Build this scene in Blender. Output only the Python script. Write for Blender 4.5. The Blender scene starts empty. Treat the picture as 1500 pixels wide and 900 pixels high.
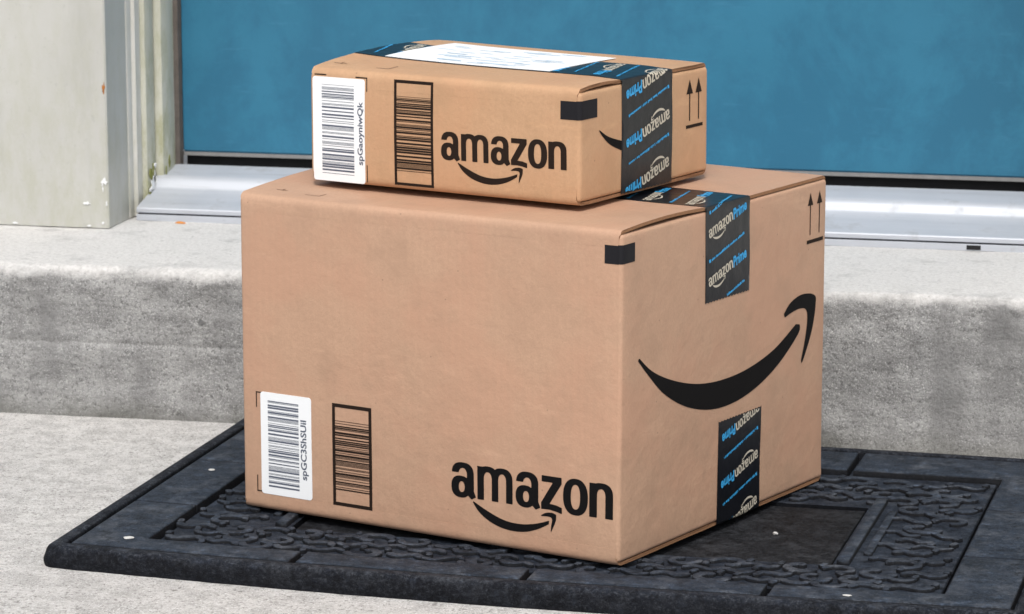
import bpy, bmesh, math, random
import numpy as np
from mathutils import Vector, Matrix, noise
R = math.radians
PI = math.pi
random.seed(4)
scn = bpy.context.scene
col = scn.collection

# ------------------------------------------------------------------ camera
CAM = Vector((0.5371, -2.8936, 0.825))
def cam_axes(pan, pitch, roll):
    F = Vector((-math.sin(pan) * math.cos(pitch), math.cos(pan) * math.cos(pitch), -math.sin(pitch)))
    Rt = Vector((math.cos(pan), math.sin(pan), 0))
    U = Rt.cross(F)
    c, s = math.cos(roll), math.sin(roll)
    return F, c * Rt + s * U, -s * Rt + c * U
F_, R_, U_ = cam_axes(R(12.4184), R(10.9124), R(-0.0266))
cd = bpy.data.cameras.new('camera')
cam = bpy.data.objects.new('camera', cd)
col.objects.link(cam)
M = Matrix((R_, U_, -F_)).transposed().to_4x4()
M.translation = CAM
cam.matrix_world = M
cd.sensor_width = 36
cd.lens = 4901.17 / 1500 * 36
cd.clip_start = 0.05
cd.clip_end = 500
cd.dof.use_dof = True
cd.dof.focus_distance = 3.02
cd.dof.aperture_fstop = 20
scn.camera = cam
scn.render.resolution_x = 1024
scn.render.resolution_y = 614

# ------------------------------------------------------------------ world and sun
SUN_EL, SUN_AZ = R(54), R(169)          # azimuth measured from +Y towards +X
w = bpy.data.worlds.new('World')
scn.world = w
w.use_nodes = True
nt = w.node_tree
bg = nt.nodes['Background']
sky = nt.nodes.new('ShaderNodeTexSky')
sky.sky_type = 'NISHITA'
sky.sun_disc = False
sky.sun_elevation = SUN_EL
sky.sun_rotation = SUN_AZ
sky.dust_density = 4.0
hs = nt.nodes.new('ShaderNodeHueSaturation')
hs.inputs['Saturation'].default_value = 0.25
nt.links.new(sky.outputs[0], hs.inputs['Color'])
nt.links.new(hs.outputs[0], bg.inputs[0])
bg.inputs[1].default_value = 0.13
sl = bpy.data.lights.new('sun', 'SUN')
sl.energy = 1.5
sl.angle = R(7)
sl.color = (1.0, 0.95, 0.88)
sun = bpy.data.objects.new('sun', sl)
col.objects.link(sun)
sd_ = Vector((math.sin(SUN_AZ) * math.cos(SUN_EL), math.cos(SUN_AZ) * math.cos(SUN_EL), math.sin(SUN_EL)))
sun.rotation_euler = sd_.to_track_quat('Z', 'Y').to_euler()
scn.view_settings.view_transform = 'Standard'
scn.view_settings.look = 'None'
scn.view_settings.exposure = 0.40
scn.view_settings.gamma = 1

# ------------------------------------------------------------------ helpers
def build(name, verts, faces, mat, parent=None, smooth=False, mats=None, fmat=None, recalc=True):
    me = bpy.data.meshes.new(name)
    me.from_pydata([tuple(v) for v in verts], [], faces)
    for m in (mats or [mat]):
        me.materials.append(m)
    if fmat is not None:
        me.polygons.foreach_set('material_index', fmat)
    if recalc:
        bm = bmesh.new(); bm.from_mesh(me)
        bmesh.ops.recalc_face_normals(bm, faces=bm.faces)
        bm.to_mesh(me); bm.free()
    if smooth:
        me.polygons.foreach_set('use_smooth', [True] * len(me.polygons))
    me.update()
    o = bpy.data.objects.new(name, me)
    col.objects.link(o)
    if parent:
        o.parent = parent
    return o

def smooth_by_angle(o, ang=35):
    me = o.data
    me.polygons.foreach_set('use_smooth', [True] * len(me.polygons))
    bm = bmesh.new(); bm.from_mesh(me)
    for e in bm.edges:
        if len(e.link_faces) == 2 and e.calc_face_angle(0) > R(ang):
            e.smooth = False
    bm.to_mesh(me); bm.free()

def tag(o, label=None, cat=None, group=None, kind=None):
    if label: o['label'] = label
    if cat: o['category'] = cat
    if group: o['group'] = group
    if kind: o['kind'] = kind
    return o

def empty(name, loc, rz=0.0):
    o = bpy.data.objects.new(name, None)
    col.objects.link(o)
    o.empty_display_size = 0.05
    o.location = loc
    o.rotation_euler = (0, 0, rz)
    return o

class NT:
    def __init__(s, name):
        s.m = bpy.data.materials.new(name)
        s.m.use_nodes = True
        s.t = s.m.node_tree
        s.b = s.t.nodes['Principled BSDF']
        s.tc = s.t.nodes.new('ShaderNodeTexCoord')
    def n(s, t, **k):
        x = s.t.nodes.new(t)
        for a, b in k.items(): setattr(x, a, b)
        return x
    def l(s, a, b): s.t.links.new(a, b)
    def mapping(s, scale=(1, 1, 1), loc=(0, 0, 0), rot=(0, 0, 0), src='Object'):
        m = s.n('ShaderNodeMapping')
        m.inputs['Scale'].default_value = scale
        m.inputs['Location'].default_value = loc
        m.inputs['Rotation'].default_value = rot
        s.l(s.tc.outputs[src], m.inputs[0])
        return m.outputs[0]
    def noise(s, scale, detail=4, rough=.55, vec=None, dist=0):
        x = s.n('ShaderNodeTexNoise')
        x.inputs['Scale'].default_value = scale
        x.inputs['Detail'].default_value = detail
        x.inputs['Roughness'].default_value = rough
        x.inputs['Distortion'].default_value = dist
        s.l(vec if vec is not None else s.tc.outputs['Object'], x.inputs['Vector'])
        return x.outputs[0]
    def voro(s, scale, vec=None):
        x = s.n('ShaderNodeTexVoronoi')
        x.inputs['Scale'].default_value = scale
        s.l(vec if vec is not None else s.tc.outputs['Object'], x.inputs['Vector'])
        return x.outputs['Distance']
    def ramp(s, f, stops):
        r = s.n('ShaderNodeValToRGB')
        e = r.color_ramp.elements
        while len(e) < len(stops): e.new(.5)
        for q, (p, c) in zip(e, stops):
            q.position = p
            q.color = (c[0], c[1], c[2], 1) if hasattr(c, '__len__') else (c, c, c, 1)
        s.l(f, r.inputs[0])
        return r.outputs[0]
    def mix(s, a, b, f, mode='MIX'):
        x = s.n('ShaderNodeMix', data_type='RGBA', blend_type=mode)
        for i, v in ((6, a), (7, b), (0, f)):
            if hasattr(v, 'links'): s.l(v, x.inputs[i])
            elif i == 0: x.inputs[0].default_value = v
            else: x.inputs[i].default_value = (v[0], v[1], v[2], 1) if hasattr(v, '__len__') else (v, v, v, 1)
        return x.outputs[2]
    def math(s, op, a, b=0.0, clamp=False):
        x = s.n('ShaderNodeMath', operation=op, use_clamp=clamp)
        for i, v in ((0, a), (1, b)):
            if hasattr(v, 'links'): s.l(v, x.inputs[i])
            else: x.inputs[i].default_value = v
        return x.outputs[0]
    def xyz(s, src='Object'):
        x = s.n('ShaderNodeSeparateXYZ')
        s.l(s.tc.outputs[src], x.inputs[0])
        return x.outputs
    def base(s, c):
        if hasattr(c, 'links'): s.l(c, s.b.inputs['Base Color'])
        else: s.b.inputs['Base Color'].default_value = (*c, 1)
    def rough(s, r):
        if hasattr(r, 'links'): s.l(r, s.b.inputs['Roughness'])
        else: s.b.inputs['Roughness'].default_value = r
    def bump(s, h, dist, strength=1.0, prev=None):
        x = s.n('ShaderNodeBump')
        x.inputs['Strength'].default_value = strength
        x.inputs['Distance'].default_value = dist
        s.l(h, x.inputs['Height'])
        if prev is not None: s.l(prev, x.inputs['Normal'])
        s.l(x.outputs[0], s.b.inputs['Normal'])
        return x.outputs[0]

# ------------------------------------------------------------------ materials
def mat_cardboard(name, c, c2):
    m = NT(name)
    big = m.noise(7, 3, .5)
    fib = m.noise(420, 5, .7, m.mapping((1, 1, .7)))
    spk = m.noise(900, 2, .6)
    colr = m.mix(c, c2, m.ramp(big, [(.3, 0), (.7, 1)]))
    colr = m.mix(colr, [x * .82 for x in c], m.ramp(fib, [(.40, .35), (.58, 0)]))
    colr = m.mix(colr, [min(1, x * 1.25) for x in c], m.ramp(spk, [(.62, 0), (.75, .5)]))
    warm = m.noise(11, 4, .6, m.mapping((1, 1, 1), (11, 5, 8)))
    colr = m.mix(colr, (c[0] * 1.03, c[1] * .94, c[2] * .93), m.ramp(warm, [(.42, 0), (.60, .6)]))
    smudge = m.noise(19, 6, .65, m.mapping((1, 1, .9), (3, 1, 2)))
    colr = m.mix(colr, [x * .86 for x in c], m.ramp(smudge, [(.50, 0), (.70, .75)]))
    cor = m.n('ShaderNodeTexWave', wave_type='BANDS', bands_direction='X')
    cor.inputs['Scale'].default_value = 38
    cor.inputs['Distortion'].default_value = 1.2
    m.l(m.tc.outputs['Object'], cor.inputs['Vector'])
    colr = m.mix(colr, [x * .90 for x in c], m.math('MULTIPLY', cor.outputs['Fac'], .16))
    scuff = m.noise(30, 6, .7, m.mapping((.35, .35, 1.3), (7, 3, 1)))
    colr = m.mix(colr, [min(1, x * 1.16) for x in c], m.ramp(scuff, [(.60, 0), (.72, .7)]))
    dots = m.voro(42, m.mapping((1, 1, 1), (3, 3, 3)))
    colr = m.mix(colr, [x * .55 for x in c], m.ramp(dots, [(.02, .8), (.045, 0)]))
    m.base(colr)
    m.rough(.62)
    m.b.inputs['Specular IOR Level'].default_value = .42
    fl = m.n('ShaderNodeTexWave', wave_type='BANDS', bands_direction='X')
    fl.inputs['Scale'].default_value = 45
    fl.inputs['Distortion'].default_value = .3
    m.l(m.tc.outputs['Object'], fl.inputs['Vector'])
    b1 = m.bump(fl.outputs['Fac'], .00004, .5)
    b2 = m.bump(m.noise(13, 6, .62), .0045, .6, b1)
    m.bump(fib, .0002, .5, b2)
    return m.m
def mat_plain(name, c, rough=.5, spec=.5, metal=0, var=.15, vscale=60, bump=.0001):
    m = NT(name)
    f = m.noise(vscale, 4, .6)
    m.base(m.mix([x * (1 - var) for x in c], [min(1, x * (1 + var)) for x in c], f))
    m.rough(rough)
    m.b.inputs['Specular IOR Level'].default_value = spec
    m.b.inputs['Metallic'].default_value = metal
    if bump: m.bump(m.noise(vscale * 3, 4, .6), bump, .6)
    return m.m
def mat_concrete(name, a, b, dark, streak=False):
    m = NT(name)
    big = m.noise(3.2, 5, .6)
    vec = m.mapping((.55, 1, 1.6)) if streak else m.tc.outputs['Object']
    mid = m.noise(38, 6, .68, vec)
    fine = m.noise(240, 6, .8)
    sp = m.noise(620, 3, .6)
    c = m.mix(a, b, m.ramp(big, [(.35, 0), (.65, 1)]))
    c = m.mix(c, [x * .70 for x in a], m.ramp(mid, [(.40, .75), (.56, 0)]))
    c = m.mix(c, dark, m.ramp(fine, [(.38, .95), (.48, 0)]))
    c = m.mix(c, [min(.8, x * 1.35) for x in b], m.ramp(sp, [(.54, 0), (.64, .9)]))
    blot = m.noise(95, 3, .5, m.mapping((1, 1, 1), (5, 2, 1)))
    c = m.mix(c, dark, m.ramp(blot, [(.66, 0), (.74, .8)]))
    if streak:
        st = m.noise(11, 5, .65, m.mapping((1.6, 1, .45), (1, 4, 2)))
        c = m.mix(c, [x * .66 for x in a], m.ramp(st, [(.46, 0), (.68, .8)]))
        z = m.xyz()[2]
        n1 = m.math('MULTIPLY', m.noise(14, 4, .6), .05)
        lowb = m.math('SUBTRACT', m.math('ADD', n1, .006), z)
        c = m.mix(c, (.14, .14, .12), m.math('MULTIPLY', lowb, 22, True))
        drip = m.noise(20, 5, .7, m.mapping((1.0, 1, .12), (6, 0, 0)))
        c = m.mix(c, [x * .62 for x in a], m.ramp(drip, [(.52, 0), (.68, .55)]))
        # tread coloured paler than the stained riser, standing in for light from above
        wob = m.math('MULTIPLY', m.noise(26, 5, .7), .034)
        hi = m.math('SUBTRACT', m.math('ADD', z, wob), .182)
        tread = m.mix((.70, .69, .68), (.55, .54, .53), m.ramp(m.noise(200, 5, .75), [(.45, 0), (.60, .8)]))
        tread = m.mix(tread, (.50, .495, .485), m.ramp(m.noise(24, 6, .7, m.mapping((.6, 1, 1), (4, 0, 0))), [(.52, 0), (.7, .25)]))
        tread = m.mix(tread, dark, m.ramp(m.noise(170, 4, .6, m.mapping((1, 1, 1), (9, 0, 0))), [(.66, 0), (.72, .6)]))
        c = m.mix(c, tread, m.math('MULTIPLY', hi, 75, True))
    m.base(c)
    m.rough(.9)
    m.b.inputs['Specular IOR Level'].default_value = .2
    b1 = m.bump(m.noise(60, 6, .7), .004, .55)
    b2 = m.bump(fine, .0022, .8, b1)
    m.bump(m.voro(260), .0008, .4, b2)
    return m.m
def mat_rubber(name, c, c2, dust=.5, dscale=1.0, rg=.0025, grain=.3, spec=.12, side_shade=.10):
    m = NT(name)
    big = m.noise(9, 5, .65)
    fine = m.noise(420, 5, .75)
    c0 = m.mix(c, c2, m.ramp(big, [(.35, 0), (.7, 1)]))
    d = m.noise(17 * dscale, 6, .7, m.mapping((1, 1, 1), (2, 7, 1)))
    dm = m.math('MULTIPLY', m.ramp(d, [(.5, 0), (.72, 1)]), m.ramp(fine, [(.35, 0), (.6, 1)]))
    c0 = m.mix(c0, (.15, .16, .18), m.math('MULTIPLY', dm, dust))
    c0 = m.mix(c0, (.070, .078, .095), m.ramp(m.noise(230, 6, .85, m.mapping((1, 1, 1.4), (8, 1, 5))), [(.50, 0), (.64, grain)]))
    sp = m.noise(640, 4, .7, m.mapping((1, 1, 1), (1, 1, 5)))
    c0 = m.mix(c0, (.26, .27, .29), m.ramp(sp, [(.60, 0), (.74, dust)]))
    mott = m.noise(75, 6, .8, m.mapping((1, 1, 1), (3, 9, 2)))
    c0 = m.mix(c0, [x * .35 for x in c], m.ramp(mott, [(.36, .85), (.50, 0)]))
    c0 = m.mix(c0, [min(1, x * 3.0 + .01) for x in c2], m.ramp(mott, [(.56, 0), (.70, .7)]))
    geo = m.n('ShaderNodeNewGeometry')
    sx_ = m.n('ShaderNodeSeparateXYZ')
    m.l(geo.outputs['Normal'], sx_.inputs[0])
    up = m.ramp(m.math('ADD', sx_.outputs[2], m.math('MULTIPLY', m.math('SUBTRACT', fine, .5), 1.0)), [(.35, side_shade), (.85, 1)])
    c0 = m.mix((.0025, .0027, .004), c0, up)  # steep sides painted near-black as crevice shade; upward faces stay lighter
    m.base(c0)
    m.rough(m.ramp(fine, [(.3, .55), (.7, .85)]))
    m.b.inputs['Specular IOR Level'].default_value = spec
    b1 = m.bump(m.noise(90, 5, .7), rg, .6)
    m.bump(fine, .0012, .8, b1)
    return m.m

CARD_A = mat_cardboard('cardboard_pinkish', (.450, .282, .190), (.476, .300, .202))
CARD_B = mat_cardboard('cardboard_orange', (.475, .290, .165), (.510, .312, .185))
EDGE = mat_plain('cardboard_cut_edge_shaded', (.27, .145, .08), .9, .1, var=.35, vscale=500, bump=.0003)  # cut edges darkened in colour to deepen the shade in the flap gaps
INK = mat_plain('black_print', (.005, .0045, .005), .7, .12, var=.3, vscale=500)
INK_B = mat_plain('brown_black_print', (.018, .011, .008), .7, .12, var=.4, vscale=700)
MARK = mat_plain('faint_print', (.13, .07, .04), .7, .2, var=.3)
LABEL = mat_plain('white_label_paper', (.80, .82, .84), .55, .3, var=.02)
LABEL_INK = mat_plain('label_print', (.10, .115, .155), .6, .3, var=.2, vscale=300)
LABEL_GREY = mat_plain('label_pale_print', (.48, .60, .72), .6, .3, var=.2, vscale=90)
TAPE = mat_plain('black_tape', (.004, .005, .008), .30, .4, var=.25, vscale=22, bump=.0007)
TAPE_W = mat_plain('tape_cream_print', (.50, .46, .38), .5, .3, var=.1)
TAPE_B = mat_plain('tape_blue_print', (.04, .33, .66), .5, .3, var=.1)
STAMP = mat_plain('black_square_print', (.010, .010, .013), .6, .2, var=.2, vscale=300)
CONC_G = mat_concrete('ground_concrete', (.58, .565, .555), (.66, .645, .63), (.22, .21, .20))
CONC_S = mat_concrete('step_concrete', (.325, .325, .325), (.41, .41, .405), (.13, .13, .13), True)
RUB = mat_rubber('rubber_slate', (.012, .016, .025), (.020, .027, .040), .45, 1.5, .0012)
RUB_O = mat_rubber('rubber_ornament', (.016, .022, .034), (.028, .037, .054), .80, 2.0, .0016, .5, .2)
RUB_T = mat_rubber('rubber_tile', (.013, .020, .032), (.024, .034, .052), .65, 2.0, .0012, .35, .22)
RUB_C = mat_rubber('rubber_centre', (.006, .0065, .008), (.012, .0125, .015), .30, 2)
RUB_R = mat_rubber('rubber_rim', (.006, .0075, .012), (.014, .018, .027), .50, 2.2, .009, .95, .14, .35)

# ------------------------------------------------------------------ flat print: signed distance -> marching squares polygons
def march(fn, x0, x1, y0, y1, cell, maxrun=12.0):
    nx = int(math.ceil((x1 - x0) / cell)) + 1
    ny = int(math.ceil((y1 - y0) / cell)) + 1
    xs = x0 + np.arange(nx) * cell
    ys = y0 + np.arange(ny) * cell
    X, Y = np.meshgrid(xs, ys)
    V = fn(X, Y)
    I = V < 0
    verts, faces = [], []
    mr = max(1, int(maxrun / cell))
    for j in range(ny - 1):
        i = 0
        while i < nx - 1:
            s = int(I[j, i]) + int(I[j, i + 1]) + int(I[j + 1, i + 1]) + int(I[j + 1, i])
            if s == 0:
                i += 1; continue
            if s == 4:
                k = i
                while k < nx - 1 and k - i < mr and I[j, k] and I[j, k + 1] and I[j + 1, k] and I[j + 1, k + 1]:
                    k += 1
                b = len(verts)
                verts += [(xs[i], ys[j]), (xs[k], ys[j]), (xs[k], ys[j + 1]), (xs[i], ys[j + 1])]
                faces.append((b, b + 1, b + 2, b + 3))
                i = k; continue
            cs = [(j, i), (j, i + 1), (j + 1, i + 1), (j + 1, i)]
            poly = []
            for a in range(4):
                (ja, ia), (jb, ib) = cs[a], cs[(a + 1) % 4]
                va, vb = V[ja, ia], V[jb, ib]
                if va < 0: poly.append((xs[ia], ys[ja]))
                if (va < 0) != (vb < 0):
                    t = va / (va - vb)
                    poly.append((xs[ia] + (xs[ib] - xs[ia]) * t, ys[ja] + (ys[jb] - ys[ja]) * t))
            b = len(verts)
            verts += poly
            faces.append(tuple(range(b, b + len(poly))))
            i += 1
    return verts, faces

def f_rect(x0, x1, y0, y1):
    return lambda X, Y: np.maximum(np.abs(X - (x0 + x1) / 2) - (x1 - x0) / 2, np.abs(Y - (y0 + y1) / 2) - (y1 - y0) / 2)
def f_sup(cx, cy, rx, ry, e=2.4):
    return lambda X, Y: (((np.abs(X - cx) / rx) ** e + (np.abs(Y - cy) / ry) ** e) ** (1 / e) - 1) * min(rx, ry)
def f_ring(cx, cy, rx, ry, ix, iy, e=2.4, ei=2.4, icx=None):
    a, b = f_sup(cx, cy, rx, ry, e), f_sup(cx if icx is None else icx, cy, ix, iy, ei)
    return lambda X, Y: np.maximum(a(X, Y), -b(X, Y))
def f_poly(P):
    P = np.array(P, float)
    def fn(X, Y):
        ins = np.zeros(X.shape, bool)
        d = np.full(X.shape, 1e9)
        for a, b in zip(P, np.roll(P, -1, 0)):
            ex, ey = b - a
            wx, wy = X - a[0], Y - a[1]
            t = np.clip((wx * ex + wy * ey) / (ex * ex + ey * ey + 1e-12), 0, 1)
            d = np.minimum(d, np.hypot(wx - t * ex, wy - t * ey))
            c = ((a[1] <= Y) != (b[1] <= Y))
            xi = a[0] + (Y - a[1]) * ex / (ey if abs(ey) > 1e-12 else 1e-12)
            ins ^= c & (X < xi)
        return np.where(ins, -d, d)
    return fn
def f_and(*f): return lambda X, Y: np.maximum.reduce([g(X, Y) for g in f])
def f_or(*f): return lambda X, Y: np.minimum.reduce([g(X, Y) for g in f])
def f_off(f, dx, dy=0): return lambda X, Y: f(X - dx, Y - dy)
def spline(pts, n=6):
    out = []
    P = [pts[0]] + list(pts) + [pts[-1]]
    for i in range(1, len(P) - 2):
        p0, p1, p2, p3 = [np.array(q, float) for q in P[i - 1:i + 3]]
        for k in range(n):
            t = k / n
            out.append(tuple(.5 * ((2 * p1) + (p2 - p0) * t + (2 * p0 - 5 * p1 + 4 * p2 - p3) * t * t + (3 * p1 - p0 - 3 * p2 + p3) * t ** 3)))
    out.append(tuple(pts[-1]))
    return out

# the six letters, x-height 32, designed as unions of strokes
def gl_a():
    arch = f_and(f_ring(12.7, 21.5, 12.4, 11.8, 4.6, 6.4, 2.5, 2.2), f_or(f_rect(-3, 30, 23.2, 40), f_rect(12, 30, 20, 40)))
    stem = f_rect(17.3, 25.1, 4.0, 22)
    bowl = f_and(f_ring(10.4, 9.7, 10.6, 10.5, 3.3, 5.2, 2.4, 2.2, 11.4), f_rect(-3, 20, -5, 25))
    foot = f_poly([(17.3, 6), (25.1, 6.5), (27.4, 1.2), (22.2, -1.4), (19.3, 1.2), (17.3, 3.5)])
    return f_or(arch, stem, bowl, foot)
def arch(x0, x1, st, top=32.8, cy=20.5):
    cx, rx = (x0 + x1) / 2, (x1 - x0) / 2
    return f_or(f_and(f_ring(cx, cy, rx, top - cy, rx - st, top - cy - 5.6, 2.5, 2.2), f_rect(x0 - 1, x1 + 1, cy - .1, 40)), f_rect(x1 - st, x1, 0, cy + .1))
def gl_m(): return f_or(f_rect(0, 7.3, 0, 32), arch(0, 23.4, 7.3), arch(16.1, 39.4, 7.3))
def gl_n(): return f_or(f_rect(0, 8.2, 0, 32), arch(0, 25.4, 8.2))
def gl_z(): return f_or(f_rect(.5, 22.4, 26.2, 32), f_poly([(0, 0), (9, .3), (16, -.6), (22.8, -2.2), (22.8, 3.6), (16, 5.4), (8.6, 6.0), (0, 6.2)]), f_poly([(13.6, 27.5), (22.4, 27.5), (22.4, 26), (9, 5.4), (0, 5.4), (0, 6.2)]))
def gl_o(): return f_ring(13.4, 16.2, 13.4, 17.2, 5.0, 11.6, 2.35, 2.4)
WORD = f_or(gl_a(), f_off(gl_m(), 29.0), f_off(gl_a(), 72.0), f_off(gl_z(), 100.2, .4), f_off(gl_o(), 124.3), f_off(gl_n(), 152.6))
# smile and arrow head of the word mark, in millimetres from the left end of the word's baseline
S_LOW = [(23.6, -3.2), (31, -12.4), (44.5, -20.6), (62, -25.0), (79.5, -24.7), (95, -20.4), (108.6, -13.3)]
S_UP = [(109.2, -9.8), (93.3, -15.0), (76, -17.6), (58.5, -16.2), (40.9, -10.3), (24.8, -2.8)]
A_1 = [(100.2, -5.6), (105.3, -2.9), (112.2, -1.9), (116.8, -3.3)]
A_2 = [(116.8, -3.3), (116.5, -8.5), (114, -14.7), (110.6, -21.5)]
A_3 = [(110.6, -21.5), (111.1, -15.1), (112.2, -9.1), (111, -6.6), (106.2, -6.1), (100.2, -6.6)]
SMILE = f_poly(spline(S_LOW) + spline(S_UP))
ARROW = f_poly(spline(A_1) + spline(A_2) + spline(A_3))
GLYPHS = [('printed_letter', march(f_off(g_, dx, dy), dx - 2, dx + 42, -6, 36, .7)) for g_, dx, dy in
          ((gl_a(), 0, 0), (gl_m(), 29.0, 0), (gl_a(), 72.0, 0), (gl_z(), 100.2, .4), (gl_o(), 124.3, 0), (gl_n(), 152.6, 0))]
GLYPHS += [('printed_smile', march(SMILE, 15, 120, -28, 2, .7)), ('printed_arrow', march(ARROW, 95, 120, -28, 2, .7))]
def put_logo(c, sx, sy, dx, dy, ink):
    for nm, g_ in GLYPHS: c.decal(nm, xf(g_, sx, sy, dx, dy), 'front', .28, ink)
LOGO_COARSE = march(f_or(WORD, SMILE, ARROW), -2, 182, -28, 36, 1.9)

def text_mesh(s, bold=.02, shear=0.0):
    cu = bpy.data.curves.new('t', 'FONT')
    cu.body = s
    cu.size = 1
    cu.offset = bold
    cu.shear = shear
    cu.resolution_u = 3
    o = bpy.data.objects.new('t', cu)
    col.objects.link(o)
    dg = bpy.context.evaluated_depsgraph_get()
    me = bpy.data.meshes.new_from_object(o.evaluated_get(dg))
    v = [(p.co.x, p.co.y) for p in me.vertices]
    f = [tuple(p.vertices) for p in me.polygons]
    bpy.data.objects.remove(o)
    bpy.data.curves.remove(cu)
    bpy.data.meshes.remove(me)
    x0 = min(a for a, b in v); x1 = max(a for a, b in v)
    return [(a - x0, b) for a, b in v], f, x1 - x0
def rects(rs, maxlen=15.0):
    v, f = [], []
    for x0, x1, y0, y1 in rs:
        nx = max(1, int(math.ceil((x1 - x0) / maxlen))); ny = max(1, int(math.ceil((y1 - y0) / maxlen)))
        for i in range(nx):
            for j in range(ny):
                b = len(v)
                xa, xb = x0 + (x1 - x0) * i / nx, x0 + (x1 - x0) * (i + 1) / nx
                ya, yb = y0 + (y1 - y0) * j / ny, y0 + (y1 - y0) * (j + 1) / ny
                v += [(xa, ya), (xb, ya), (xb, yb), (xa, yb)]
                f.append((b, b + 1, b + 2, b + 3))
    return v, f
def join(parts):
    v, f = [], []
    for a, b in parts:
        n = len(v); v += list(a); f += [tuple(i + n for i in q) for q in b]
    return v, f
def xf(vf, sx=1, sy=None, dx=0, dy=0, rot=0, shear=0):
    sy = sx if sy is None else sy
    c, s = math.cos(rot), math.sin(rot)
    out = []
    for x, y in vf[0]:
        x, y = x * sx + y * shear * sy, y * sy
        out.append((c * x - s * y + dx, s * x + c * y + dy))
    return out, vf[1]

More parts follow.
